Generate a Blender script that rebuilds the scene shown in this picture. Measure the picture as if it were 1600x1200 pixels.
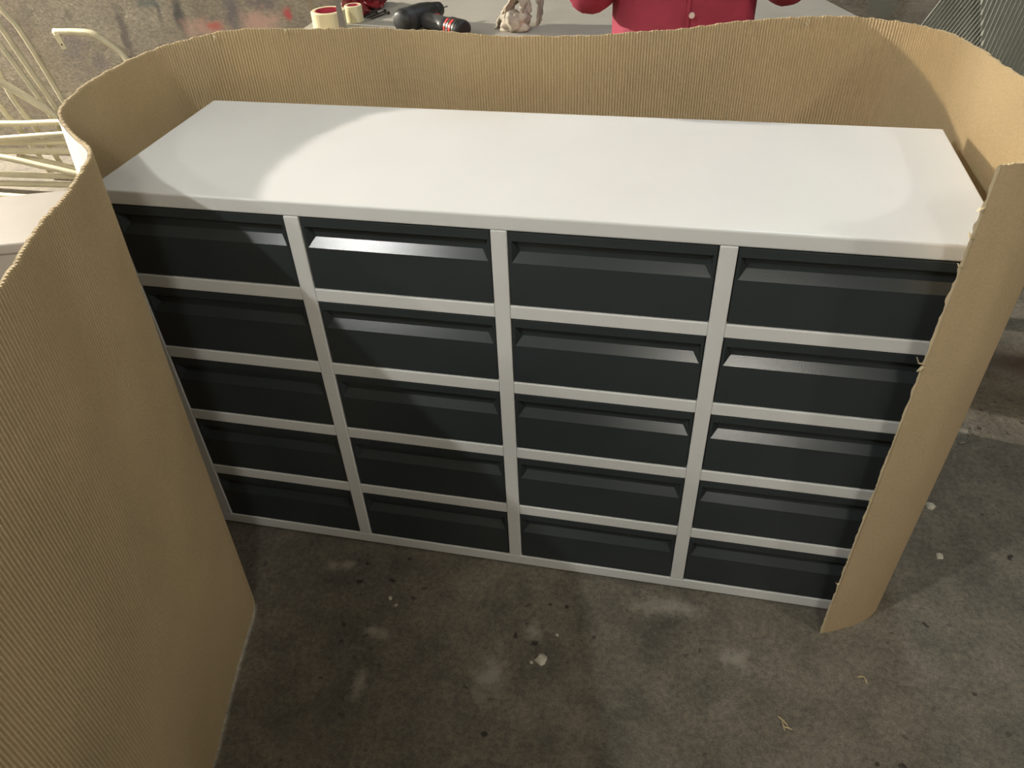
import bpy, bmesh, math, random
from mathutils import Vector, Matrix, noise as mnoise

for o in list(bpy.data.objects):
    bpy.data.objects.remove(o, do_unlink=True)
scene = bpy.context.scene
COL = scene.collection
random.seed(7)
PI = math.pi

# ------------------------------------------------------------------ camera
cd = bpy.data.cameras.new('camera')
cam = bpy.data.objects.new('camera', cd)
COL.objects.link(cam)
cd.sensor_width = 36.0
cd.lens = 27.2
cd.clip_start = 0.02
CX, CD_, CF = (0.97784, 0.20612, -0.03665), (0.10284, -0.62543, -0.77347), (-0.18235, 0.75257, -0.63277)
cam.matrix_world = Matrix(((CX[0], -CD_[0], -CF[0], 0.9519),
                           (CX[1], -CD_[1], -CF[1], -1.0504),
                           (CX[2], -CD_[2], -CF[2], 1.4072),
                           (0, 0, 0, 1)))
scene.camera = cam

# ------------------------------------------------------------------ world, exposure
w = bpy.data.worlds.new('world')
scene.world = w
w.use_nodes = True
w.node_tree.nodes['Background'].inputs[0].default_value = (0.55, 0.58, 0.62, 1)
w.node_tree.nodes['Background'].inputs[1].default_value = 0.01
vs = scene.view_settings
vs.view_transform = 'Standard'
vs.look = 'None'
vs.exposure = 0.0
vs.gamma = 1.0
vs.use_curve_mapping = False

# lamps of the workshop, the cool last one added: (position, watts, colour, bulb radius, label)
LAMPS = [
    ((-4.25, 1.82, 2.15), 1950, (1.0, 0.92, 0.80), 0.050, 'bare warm bulb hanging by the stained wall above the metal tubes'),
    ((-0.62, -1.64, 2.78), 112, (1.0, 1.0, 0.96), 0.034, 'bare bulb hanging over the floor left of the open cardboard flap'),
    ((-1.90, -1.95, 2.94), 48, (1.0, 0.96, 0.88), 0.032, 'bare bulb hanging farthest to the left behind the viewer'),
    ((1.40, -2.75, 2.90), 84, (1.0, 0.95, 0.84), 0.200, 'bare bulb hanging behind the person with the phone'),
    ((3.60, -1.30, 2.90), 82, (1.0, 0.94, 0.83), 0.050, 'bare bulb hanging over the bare floor far to the right'),
    ((1.40, 1.50, 2.75), 42, (0.66, 0.84, 1.0), 0.10, 'added cool white bulb over the workbench, tinting the cabinet top bluish'),  # added to give the cabinet top its bluish sheen
]

# ------------------------------------------------------------------ materials
def new_mat(name):
    m = bpy.data.materials.new(name)
    m.use_nodes = True
    nt = m.node_tree
    return m, nt, nt.nodes['Principled BSDF']

def N(nt, t, **kw):
    n = nt.nodes.new(t)
    for k, v in kw.items():
        setattr(n, k, v)
    return n

def coords(nt, scale=(1, 1, 1), which='Object'):
    tc = N(nt, 'ShaderNodeTexCoord')
    mp = N(nt, 'ShaderNodeMapping')
    mp.inputs['Scale'].default_value = scale
    nt.links.new(tc.outputs[which], mp.inputs['Vector'])
    return mp.outputs['Vector']

def noise_tex(nt, vec, scale, detail=4, rough=0.55, dist=0.0):
    n = N(nt, 'ShaderNodeTexNoise')
    n.inputs['Scale'].default_value = scale
    n.inputs['Detail'].default_value = detail
    n.inputs['Roughness'].default_value = rough
    n.inputs['Distortion'].default_value = dist
    nt.links.new(vec, n.inputs['Vector'])
    return n.outputs['Fac']

def ramp(nt, fac, stops):
    r = N(nt, 'ShaderNodeValToRGB')
    el = r.color_ramp.elements
    while len(el) < len(stops):
        el.new(0.5)
    for e, (p, c) in zip(el, stops):
        e.position = p
        e.color = (c[0], c[1], c[2], 1) if not isinstance(c, (int, float)) else (c, c, c, 1)
    nt.links.new(fac, r.inputs['Fac'])
    return r.outputs['Color']

def mix(nt, fac, a, b, mode='MIX'):
    m = N(nt, 'ShaderNodeMix', data_type='RGBA', blend_type=mode)
    for sock, v in ((m.inputs[0], fac), (m.inputs[6], a), (m.inputs[7], b)):
        if hasattr(v, 'is_output') or hasattr(v, 'links'):
            nt.links.new(v, sock)
        elif isinstance(v, (int, float)):
            sock.default_value = v
        else:
            sock.default_value = (v[0], v[1], v[2], 1)
    return m.outputs[2]

def bump(nt, bsdf, h, strength, dist=0.01):
    b = N(nt, 'ShaderNodeBump')
    b.inputs['Strength'].default_value = strength
    b.inputs['Distance'].default_value = dist
    nt.links.new(h, b.inputs['Height'])
    nt.links.new(b.outputs['Normal'], bsdf.inputs['Normal'])

def simple(name, col, rough=0.5, metal=0.0, var=0.12, nscale=18, bstr=0.0, bscale=200, spec=0.5, coat=0.0):
    m, nt, b = new_mat(name)
    v = coords(nt)
    n = noise_tex(nt, v, nscale, 5)
    lo = tuple(c * (1 - var) for c in col)
    hi = tuple(min(1, c * (1 + var)) for c in col)
    c = ramp(nt, n, [(0.3, lo), (0.7, hi)])
    nt.links.new(c, b.inputs['Base Color'])
    b.inputs['Roughness'].default_value = rough
    b.inputs['Metallic'].default_value = metal
    b.inputs['Specular IOR Level'].default_value = spec
    b.inputs['Coat Weight'].default_value = coat
    if bstr:
        h = noise_tex(nt, v, bscale, 3)
        bump(nt, b, h, bstr, 0.002)
    return m

def emit(name, col, strength):
    m = bpy.data.materials.new(name)
    m.use_nodes = True
    nt = m.node_tree
    nt.nodes.clear()
    e = N(nt, 'ShaderNodeEmission')
    e.inputs[0].default_value = (*col, 1)
    e.inputs[1].default_value = strength
    o = N(nt, 'ShaderNodeOutputMaterial')
    nt.links.new(e.outputs[0], o.inputs[0])
    return m

def spot_mask(nt, pos, centre, radii, warp=0.5, wscale=14, soft=0.25):
    """blob with a noisy outline around a point of the surface"""
    sub = N(nt, 'ShaderNodeVectorMath', operation='SUBTRACT')
    nt.links.new(pos, sub.inputs[0])
    sub.inputs[1].default_value = centre
    dv = N(nt, 'ShaderNodeVectorMath', operation='DIVIDE')
    nt.links.new(sub.outputs[0], dv.inputs[0])
    dv.inputs[1].default_value = radii
    ln = N(nt, 'ShaderNodeVectorMath', operation='LENGTH')
    nt.links.new(dv.outputs[0], ln.inputs[0])
    n = noise_tex(nt, pos, wscale, 5, 0.65)
    ma = N(nt, 'ShaderNodeMath', operation='MULTIPLY_ADD')
    nt.links.new(n, ma.inputs[0])
    ma.inputs[1].default_value = warp * 4
    ma.inputs[2].default_value = -warp * 2
    ad = N(nt, 'ShaderNodeMath', operation='ADD')
    nt.links.new(ln.outputs['Value'], ad.inputs[0])
    nt.links.new(ma.outputs[0], ad.inputs[1])
    mr = N(nt, 'ShaderNodeMapRange')
    nt.links.new(ad.outputs[0], mr.inputs['Value'])
    mr.inputs['From Min'].default_value = 1.0
    mr.inputs['From Max'].default_value = 1.0 - soft * 2
    return mr.outputs['Result']

def concrete():
    m, nt, b = new_mat('concrete_floor')
    v = coords(nt)
    big = noise_tex(nt, v, 2.3, 6, 0.6, 0.4)
    mid = noise_tex(nt, v, 11, 6, 0.65, 0.3)
    fine = noise_tex(nt, v, 90, 4, 0.7)
    c = ramp(nt, big, [(0.28, (0.105, 0.098, 0.078)), (0.5, (0.15, 0.138, 0.112)), (0.74, (0.20, 0.185, 0.150))])
    c = mix(nt, 0.8, c, ramp(nt, mid, [(0.3, (0.30, 0.30, 0.29)), (0.5, (0.5, 0.48, 0.47)), (0.7, (0.68, 0.65, 0.62))]), 'OVERLAY')
    c = mix(nt, 0.6, c, ramp(nt, fine, [(0.32, 0.25), (0.68, 0.75)]), 'OVERLAY')
    grit = noise_tex(nt, v, 320, 2, 0.6)
    c = mix(nt, 0.4, c, ramp(nt, grit, [(0.35, 0.3), (0.65, 0.7)]), 'OVERLAY')
    speck = ramp(nt, noise_tex(nt, v, 150, 2, 0.5), [(0.74, 0.0), (0.79, 0.6)])
    c = mix(nt, speck, c, (0.38, 0.36, 0.30))
    # pits
    vo = N(nt, 'ShaderNodeTexVoronoi')
    vo.inputs['Scale'].default_value = 26
    vo.inputs['Randomness'].default_value = 1.0
    vw = N(nt, 'ShaderNodeVectorMath', operation='ADD')
    nz = N(nt, 'ShaderNodeTexNoise')
    nz.inputs['Scale'].default_value = 60
    nt.links.new(v, nz.inputs['Vector'])
    sc = N(nt, 'ShaderNodeVectorMath', operation='SCALE')
    nt.links.new(nz.outputs['Color'], sc.inputs[0])
    sc.inputs['Scale'].default_value = 0.022
    nt.links.new(v, vw.inputs[0])
    nt.links.new(sc.outputs[0], vw.inputs[1])
    nt.links.new(vw.outputs[0], vo.inputs['Vector'])
    zone = ramp(nt, noise_tex(nt, v, 3.7, 3), [(0.50, 0.0), (0.62, 1.0)])
    zone = mix(nt, 1.0, zone, spot_mask(nt, v, (0.45, -0.10, 0), (0.13, 0.09, 1), 0.4, 9, 0.4), 'LIGHTEN')
    zone = mix(nt, 1.0, zone, spot_mask(nt, v, (1.15, -0.12, 0), (0.10, 0.06, 1), 0.4, 9, 0.4), 'LIGHTEN')
    pit = ramp(nt, vo.outputs['Distance'], [(0.10, 1.0), (0.19, 0.0)])
    pz = mix(nt, 1.0, pit, zone, 'MULTIPLY')
    c = mix(nt, pz, c, (0.045, 0.040, 0.032))
    # pale plaster smears
    for (x, y, rx, ry) in ((0.691, -0.27, 0.035, 0.075), (0.758, -0.156, 0.030, 0.028), (0.441, -0.339, 0.022, 0.045),
                           (0.30, -0.07, 0.05, 0.02), (1.02, 0.03 - 0.08, 0.10, 0.03), (1.165, -0.145, 0.05, 0.03),
                           (1.62, 0.62, 0.16, 0.09), (0.43, -0.22, 0.04, 0.02)):
        mk = spot_mask(nt, v, (x, y, 0), (rx, ry, 1), 0.75, 38, 0.5)
        f = N(nt, 'ShaderNodeMath', operation='MULTIPLY')
        nt.links.new(mk, f.inputs[0])
        f.inputs[1].default_value = 0.75
        c = mix(nt, f.outputs[0], c, (0.36, 0.335, 0.28))
    # brown oil stain
    mk = spot_mask(nt, v, (1.98, 0.95, 0), (0.20, 0.13, 1), 0.5, 7, 0.5)
    c = mix(nt, mk, c, (0.075, 0.050, 0.030))
    nt.links.new(c, b.inputs['Base Color'])
    b.inputs['Roughness'].default_value = 0.75
    b.inputs['Specular IOR Level'].default_value = 0.35
    hh = mix(nt, 0.5, mid, fine)
    hh = mix(nt, pz, hh, (0, 0, 0))
    bump(nt, b, hh, 0.55, 0.008)
    return m

def plaster_wall():
    m, nt, b = new_mat('stained_plaster')
    v = coords(nt)
    big = noise_tex(nt, v, 2.2, 8, 0.7, 0.8)
    mid = noise_tex(nt, coords(nt, (1.0, 1, 0.7)), 9, 8, 0.7, 1.2)
    fine = noise_tex(nt, coords(nt, (1, 1, 2.2)), 55, 5, 0.7, 0.5)
    c = ramp(nt, big, [(0.30, (0.155, 0.13, 0.10)), (0.48, (0.25, 0.22, 0.165)), (0.70, (0.33, 0.295, 0.23))])
    c = mix(nt, ramp(nt, mid, [(0.50, 0.0), (0.68, 0.75)]), c, (0.20, 0.165, 0.145))
    c = mix(nt, ramp(nt, mid, [(0.25, 0.7), (0.40, 0.0)]), c, (0.60, 0.54, 0.42))
    c = mix(nt, 0.7, c, ramp(nt, fine, [(0.3, 0.22), (0.7, 0.78)]), 'OVERLAY')
    # paint smears and dark drips on the plaster
    for (x, z, rx, rz, col, k) in (
            (-1.36, 0.55, 0.03, 0.15, (0.10, 0.085, 0.08), .8), (-1.385, 0.45, 0.05, 0.06, (0.09, 0.08, 0.08), .8),
            (-1.085, 0.63, 0.035, 0.10, (0.06, 0.06, 0.055), .9), (-1.17, 0.66, 0.018, 0.09, (0.08, 0.075, 0.07), .8),
            (-0.845, 0.64, 0.045, 0.10, (0.13, 0.115, 0.115), .95), (-0.70, 0.68, 0.10, 0.03, (0.14, 0.12, 0.12), .8),
            (-0.73, 0.61, 0.12, 0.06, (0.50, 0.31, 0.25), .75), (-0.98, 0.58, 0.14, 0.05, (0.48, 0.29, 0.23), .65),
            (-0.935, 0.595, 0.055, 0.02, (0.42, 0.10, 0.08), .85), (-0.605, 0.645, 0.028, 0.035, (0.45, 0.07, 0.07), .95),
            (-1.60, 0.625, 0.022, 0.035, (0.15, 0.13, 0.09), .9), (-1.62, 0.50, 0.07, 0.07, (0.20, 0.17, 0.165), .75),
            (-1.20, 0.68, 0.08, 0.025, (0.10, 0.12, 0.11), .8), (-1.52, 0.44, 0.05, 0.05, (0.17, 0.14, 0.14), .75),
            (-0.50, 0.66, 0.012, 0.10, (0.26, 0.20, 0.13), .7), (-0.44, 0.66, 0.010, 0.10, (0.26, 0.20, 0.13), .7),
            (1.56, 0.70, 0.06, 0.10, (0.24, 0.24, 0.20), .9), (1.70, 0.72, 0.09, 0.12, (0.40, 0.37, 0.31), .8),
            (1.46, 0.74, 0.03, 0.05, (0.12, 0.12, 0.12), .8)):
        mk = spot_mask(nt, v, (x, 1.95, z), (rx, 9, rz), 0.55, 22, 0.35)
        f = N(nt, 'ShaderNodeMath', operation='MULTIPLY')
        nt.links.new(mk, f.inputs[0])
        f.inputs[1].default_value = k
        c = mix(nt, f.outputs[0], c, col)
    nt.links.new(c, b.inputs['Base Color'])
    b.inputs['Roughness'].default_value = 0.85
    bump(nt, b, mix(nt, 0.5, mid, fine), 0.6, 0.012)
    return m

def kraft(name, col, fine=True):
    m, nt, b = new_mat(name)
    v = coords(nt)
    n1 = noise_tex(nt, v, 3.0, 5, 0.6)
    n2 = noise_tex(nt, v, 240, 3, 0.7)
    c = ramp(nt, n1, [(0.3, tuple(k * 0.90 for k in col)), (0.7, tuple(k * 1.08 for k in col))])
    c = mix(nt, 0.22, c, ramp(nt, n2, [(0.3, 0.3), (0.7, 0.7)]), 'OVERLAY')
    nt.links.new(c, b.inputs['Base Color'])
    b.inputs['Roughness'].default_value = 0.8
    b.inputs['Specular IOR Level'].default_value = 0.25
    bump(nt, b, n2, 0.25, 0.001)
    return m

M = {}
M['floor'] = concrete()
M['wall'] = plaster_wall()
M['plain_wall'] = simple('dull_plaster', (0.13, 0.12, 0.10), 0.9, var=0.2, nscale=3)
M['ceiling'] = simple('grey_ceiling', (0.13, 0.125, 0.11), 0.9, var=0.15, nscale=2)
M['white'] = simple('white_powder_coat', (0.74, 0.745, 0.735), 0.30, var=0.02, nscale=6, bstr=0.06, bscale=700)
M['case_white'] = simple('off_white_enamel', (0.40, 0.37, 0.335), 0.4, var=0.03)
M['dark'] = simple('anthracite_powder_coat', (0.034, 0.042, 0.045), 0.22, var=0.06, nscale=8, bstr=0.06, bscale=500, spec=0.5)
M['shade_black'] = simple('painted_shade_black', (0.008, 0.008, 0.009), 0.7)  # near-black colour standing in for shade in gaps and holes
M['kraft_in'] = kraft('fluted_kraft', (0.55, 0.435, 0.265))
M['kraft_out'] = kraft('smooth_kraft', (0.50, 0.385, 0.235))
M['fold_brightener'] = simple('smudged_white_brightener', (0.84, 0.83, 0.76), 0.7, var=0.10, nscale=30)  # smudged white that brightens the left cardboard fold
M['shred'] = simple('torn_paper', (0.62, 0.52, 0.34), 0.9)
M['cream_tube'] = simple('cream_enamel', (0.52, 0.48, 0.34), 0.35, var=0.12, nscale=12)
M['bench'] = simple('worn_bench_board', (0.37, 0.35, 0.30), 0.6, var=0.10, nscale=5)
M['wood'] = simple('bench_timber', (0.25, 0.17, 0.10), 0.75, var=0.25, nscale=9)
M['crimson'] = simple('crimson_cloth', (0.30, 0.028, 0.062), 0.75, var=0.15, nscale=20, bstr=0.3, bscale=600)
M['skin'] = simple('skin', (0.50, 0.31, 0.22), 0.55, var=0.08)
M['hair'] = simple('dark_hair', (0.02, 0.015, 0.012), 0.6)
M['trouser'] = simple('dark_trousers', (0.03, 0.032, 0.04), 0.85)
M['jacket'] = simple('dark_jacket', (0.035, 0.037, 0.042), 0.85)
M['shoe'] = simple('black_shoe', (0.015, 0.014, 0.013), 0.5)
M['button'] = simple('pale_button', (0.6, 0.5, 0.48), 0.25)
M['tape'] = simple('masking_tape', (0.72, 0.66, 0.42), 0.55, var=0.05)
M['tape_red'] = simple('red_core_print', (0.45, 0.05, 0.08), 0.5, var=0.3, nscale=60)
M['red_gloss'] = simple('dark_red_glossy_plastic', (0.16, 0.010, 0.014), 0.15, var=0.2, spec=0.7)
M['screw'] = simple('black_phosphate', (0.02, 0.017, 0.015), 0.45, metal=0.3)
M['drill'] = simple('black_rubber', (0.018, 0.020, 0.020), 0.5)
M['drill_grey'] = simple('dark_grey_plastic', (0.045, 0.048, 0.050), 0.45)
M['drill_red'] = simple('red_plastic', (0.55, 0.045, 0.045), 0.4)
M['chrome'] = simple('chrome', (0.65, 0.64, 0.62), 0.2, metal=1.0, var=0.03)
M['steel'] = simple('dull_steel', (0.30, 0.29, 0.27), 0.4, metal=0.7)
M['rag'] = simple('soiled_cotton', (0.46, 0.41, 0.33), 0.95, var=0.3, nscale=25, bstr=0.4, bscale=300)
M['grey_rib'] = simple('grey_ribbed_foam', (0.25, 0.26, 0.22), 0.75, var=0.10, nscale=10)
M['plaster_chip'] = simple('pale_plaster', (0.52, 0.49, 0.41), 0.9, var=0.2, nscale=60)
M['straw'] = simple('pale_wood_splinter', (0.55, 0.44, 0.26), 0.8)
M['cord'] = simple('black_cord', (0.02, 0.02, 0.02), 0.6)
M['phone'] = simple('black_phone_glass', (0.012, 0.012, 0.014), 0.15)

# ------------------------------------------------------------------ mesh helpers
class MB:
    def __init__(self):
        self.v, self.f = [], []

    def add(self, vs, fs):
        o = len(self.v)
        self.v += [tuple(p) for p in vs]
        self.f += [tuple(i + o for i in f) for f in fs]
        return self

    def box(self, x0, x1, y0, y1, z0, z1):
        vs = [(x, y, z) for z in (z0, z1) for y in (y0, y1) for x in (x0, x1)]
        return self.add(vs, [(0, 2, 3, 1), (4, 5, 7, 6), (0, 1, 5, 4), (2, 6, 7, 3), (0, 4, 6, 2), (1, 3, 7, 5)])

    def grid(self, rows, closed=False, flip=False):
        n = len(rows[0])
        fs = []
        for r in range(len(rows) - 1):
            for c in range(n if closed else n - 1):
                a, b = r * n + c, r * n + (c + 1) % n
                q = (a, b, b + n, a + n)
                fs.append(q[::-1] if flip else q)
        return self.add([p for r in rows for p in r], fs)

    def tube(self, pts, rad, seg=10, caps=True, flat=1.0):
        pts = [Vector(p) for p in pts]
        rads = rad if isinstance(rad, (list, tuple)) else [rad] * len(pts)
        rows = []
        up = None
        for i, p in enumerate(pts):
            t = (pts[min(i + 1, len(pts) - 1)] - pts[max(i - 1, 0)]).normalized()
            if up is None:
                up = Vector((0, 0, 1)) if abs(t.z) < 0.9 else Vector((0, 1, 0))
            s = t.cross(up).normalized()
            up = s.cross(t).normalized()
            rows.append([tuple(p + (s * math.cos(a) + up * math.sin(a) * flat) * rads[i])
                         for a in [2 * PI * k / seg for k in range(seg)]])
        self.grid(rows, closed=True, flip=True)
        if caps:
            o = len(self.v) - len(rows) * seg
            self.f.append(tuple(o + k for k in range(seg)))
            e = o + (len(rows) - 1) * seg
            self.f.append(tuple(e + k for k in reversed(range(seg))))
        return self

    def lathe(self, prof, seg=24, centre=(0, 0, 0), closed_prof=False):
        rows = []
        pr = list(prof) + ([prof[0]] if closed_prof else [])
        for r, z in pr:
            rows.append([(centre[0] + r * math.cos(2 * PI * k / seg), centre[1] + r * math.sin(2 * PI * k / seg), centre[2] + z) for k in range(seg)])
        return self.grid(rows, closed=True)

    def build(self, name, mat, parent=None, smooth=False, bevel=0.0, bseg=2):
        me = bpy.data.meshes.new(name)
        me.from_pydata(self.v, [], self.f)
        me.materials.append(M[mat] if isinstance(mat, str) else mat)
        bm = bmesh.new()
        bm.from_mesh(me)
        bmesh.ops.recalc_face_normals(bm, faces=bm.faces)
        bm.to_mesh(me)
        bm.free()
        if smooth:
            me.polygons.foreach_set('use_smooth', [True] * len(me.polygons))
        o = bpy.data.objects.new(name, me)
        COL.objects.link(o)
        if parent is not None:
            o.parent = parent
        if bevel:
            b = o.modifiers.new('bevel', 'BEVEL')
            b.width = bevel
            b.segments = bseg
            b.limit_method = 'ANGLE'
            b.angle_limit = 0.6
        return o

def tag(o, label=None, cat=None, group=None, kind=None):
    if label:
        o['label'] = label
    if cat:
        o['category'] = cat
    if group:
        o['group'] = group
    if kind:
        o['kind'] = kind
    return o

def thing(name, label, cat, loc=(0, 0, 0), rz=0.0, group=None):
    o = bpy.data.objects.new(name, None)
    COL.objects.link(o)
    o.location = loc
    o.rotation_euler = (0, 0, rz)
    o.empty_display_size = 0.05
    return tag(o, label, cat, group)

def copy_part(o, parent, loc):
    c = o.copy()
    COL.objects.link(c)
    c.parent = parent
    c.location = loc
    return c

def catmull(P, n):
    P = [Vector(p) for p in P]
    Q = [2 * P[0] - P[1]] + P + [2 * P[-1] - P[-2]]
    out = []
    for i in range(1, len(Q) - 2):
        a, b, c, d = Q[i - 1:i + 3]
        for k in range(n):
            t = k / n
            out.append(0.5 * (2 * b + (c - a) * t + (2 * a - 5 * b + 4 * c - d) * t * t + (3 * b - a - 3 * c + d) * t ** 3))
    out.append(P[-1])
    return out

# ------------------------------------------------------------------ the room
X0, X1, Y0, Y1, ZC = -4.6, 4.6, -4.6, 1.95, 3.3
tag(MB().box(X0, X1, Y0, Y1 + 0.2, -0.2, 0).build('floor', 'floor'), kind='structure')
tag(MB().box(X0, X1, Y1, Y1 + 0.2, 0, ZC).build('wall_back', 'wall'), kind='structure')
tag(MB().box(X0 - 0.2, X0, Y0, Y1 + 0.2, 0, ZC).build('wall_left', 'plain_wall'), kind='structure')
tag(MB().box(X1, X1 + 0.2, Y0, Y1 + 0.2, 0, ZC).build('wall_right', 'plain_wall'), kind='structure')
tag(MB().box(X0, X1, Y0 - 0.2, Y0, 0, ZC).build('wall_front', 'plain_wall'), kind='structure')
tag(MB().box(X0, X1, Y0, Y1 + 0.2, ZC, ZC + 0.2).build('ceiling', 'ceiling'), kind='structure')

# hanging lamps
def hanging_lamp(pos, watts, col, r, label):
    t = thing('hanging_bulb', label, 'lamp', pos, group='bare bulbs hanging from the ceiling')
    bulb = MB().lathe([(r * math.sin(PI * k / 10) + 1e-5, -r * math.cos(PI * k / 10)) for k in range(11)], 16)
    bulb.build('bulb', emit('bulb_glow', col, watts / (4 * PI * PI * r * r)), t, smooth=True)
    MB().lathe([(0.0, r * 0.9), (0.019, r * 0.9), (0.021, r + 0.045), (0.010, r + 0.060), (0.0, r + 0.062)], 14).build('socket', 'cord', t)
    MB().tube([(0, 0, r + 0.055), (0, 0, ZC - pos[2])], 0.004, 6).build('cord', 'cord', t)
for L in LAMPS:
    hanging_lamp(*L)

# ------------------------------------------------------------------ drawer cabinet
Z0 = 0.006
PITCH, SV, DH, SH = 0.35, 0.02666, 0.139, 0.02568
TOPB, BOTB, DEPTH = 0.02658, 0.0269, 0.434
OW = PITCH - SV
XL, XR = -0.030, 1.4068
HT = TOPB + 5 * DH + 4 * SH + BOTB
cab = thing('drawer_cabinet', 'white metal cabinet with twenty dark grey drawers standing inside the cardboard', 'cabinet', (0, 0, 0))
ztop = Z0 + HT
# top sheet with a folded front lip
MB().box(XL, XR, 0, DEPTH, ztop - TOPB, ztop).build('top_panel', 'white', cab, bevel=0.0035, bseg=3)
MB().box(XL, XL + 0.0012, 0.0125, DEPTH, Z0, ztop - TOPB).build('side_panel', 'white', cab)
MB().box(XR - 0.0012, XR, 0.0125, DEPTH, Z0, ztop - TOPB).build('side_panel', 'white', cab)
MB().box(XL + 0.0012, XR - 0.0012, DEPTH - 0.002, DEPTH, Z0, ztop - TOPB).build('back_panel', 'white', cab)
MB().box(XL, XR, 0, 0.0125, Z0, Z0 + BOTB).build('bottom_rail', 'white', cab, bevel=0.0018)
MB().box(XL + 0.002, XR - 0.002, 0.0125, DEPTH - 0.002, Z0, Z0 + 0.004).build('bottom_panel', 'white', cab)
zb, zt = Z0 + BOTB, ztop - TOPB
MB().box(XL, 0, 0, 0.0125, zb, zt).build('upright', 'white', cab, bevel=0.0018)
for k in range(1, 4):
    MB().box(k * PITCH - SV, k * PITCH, 0, 0.0125, zb, zt).build('upright', 'white', cab, bevel=0.0018)
MB().box(4 * PITCH - SV, XR, 0, 0.0125, zb, zt).build('upright', 'white', cab, bevel=0.0018)
MB().box(XL + 0.004, XR - 0.004, 0.045, 0.047, zb, zt).build('gap_shade_sheet', 'shade_black', cab)  # dark sheet standing in for the shade behind the drawer gaps
rail0 = MB().box(0, OW, 0.0006, 0.0125, 0, SH).build('rail', 'white', cab, bevel=0.0018)
first = True
for c in range(4):
    for r in range(4):
        z = ztop - TOPB - (r + 1) * DH - r * SH - SH
        if first:
            rail0.location = (c * PITCH, 0, z)
            first = False
        else:
            copy_part(rail0, cab, (c * PITCH, 0, z))
for fx in (XL + 0.03, 0.69, XR - 0.03):
    for fy in (0.04, DEPTH - 0.04):
        MB().lathe([(0.0, 0), (0.012, 0), (0.012, Z0), (0.0, Z0)], 12, (fx, fy, 0)).build('foot', 'cord', cab)
# one drawer: face with a sloped finger pull, then copies
g = 0.0018
fw, fh, yf = OW - 2 * g, DH - 2 * g, 0.0022
lip, op, dep, rise, ins, mit = 0.016, 0.055, 0.0125, 0.0150, 0.0045, 0.011
def P(x, z, y=0.0):
    return (g + x, yf + y, g + z)
ax, bx_ = ins, fw - ins
za, zc = fh - lip, fh - op
V = [P(0, 0), P(fw, 0), P(fw, fh), P(0, fh),
     P(ax, zc), P(bx_, zc), P(bx_, za), P(ax, za)]
face = MB().add(V, [(0, 1, 5, 4), (1, 2, 6, 5), (2, 3, 7, 6), (3, 0, 4, 7)])
yb = 0.022
face.add([P(0, 0), P(fw, 0), P(fw, fh), P(0, fh), P(0, 0, yb), P(fw, 0, yb), P(fw, fh, yb), P(0, fh, yb)],
         [(0, 4, 5, 1), (1, 5, 6, 2), (2, 6, 7, 3), (3, 7, 4, 0), (4, 7, 6, 5)])
drawer0 = face.build('drawer', 'dark', cab)
bm = bmesh.new(); bm.from_mesh(drawer0.data)
bmesh.ops.remove_doubles(bm, verts=bm.verts, dist=1e-5)
bmesh.ops.recalc_face_normals(bm, faces=bm.faces)
bm.to_mesh(drawer0.data); bm.free()
bv = drawer0.modifiers.new('bevel', 'BEVEL'); bv.width = 0.0011; bv.segments = 2; bv.limit_method = 'ANGLE'; bv.angle_limit = 1.0
zi = zc + rise
pv = [P(ax, zc), P(bx_, zc), P(bx_, za), P(ax, za),
      P(ax + mit, zi, dep), P(bx_ - mit, zi, dep), P(bx_ - mit * 0.4, za, dep), P(ax + mit * 0.4, za, dep)]
pull0 = MB().add(pv, [(0, 1, 5, 4), (1, 2, 6, 5), (2, 3, 7, 6), (3, 0, 4, 7), (4, 5, 6, 7)]).build('finger_pull', 'dark', drawer0)
# make the pocket face the viewer
bm = bmesh.new(); bm.from_mesh(pull0.data)
for f in bm.faces:
    c = f.calc_center_median()
    inner = Vector(P(fw / 2, (za + zc) / 2, 0.002))
    if f.normal.dot(inner - c) < 0:
        f.normal_flip()
bm.to_mesh(pull0.data); bm.free()
for c in range(4):
    for r in range(5):
        loc = (c * PITCH, 0, ztop - TOPB - (r + 1) * DH - r * SH)
        if c == 0 and r == 0:
            drawer0.location = loc
        else:
            d = copy_part(drawer0, cab, loc)
            copy_part(pull0, d, (0, 0, 0))

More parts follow.
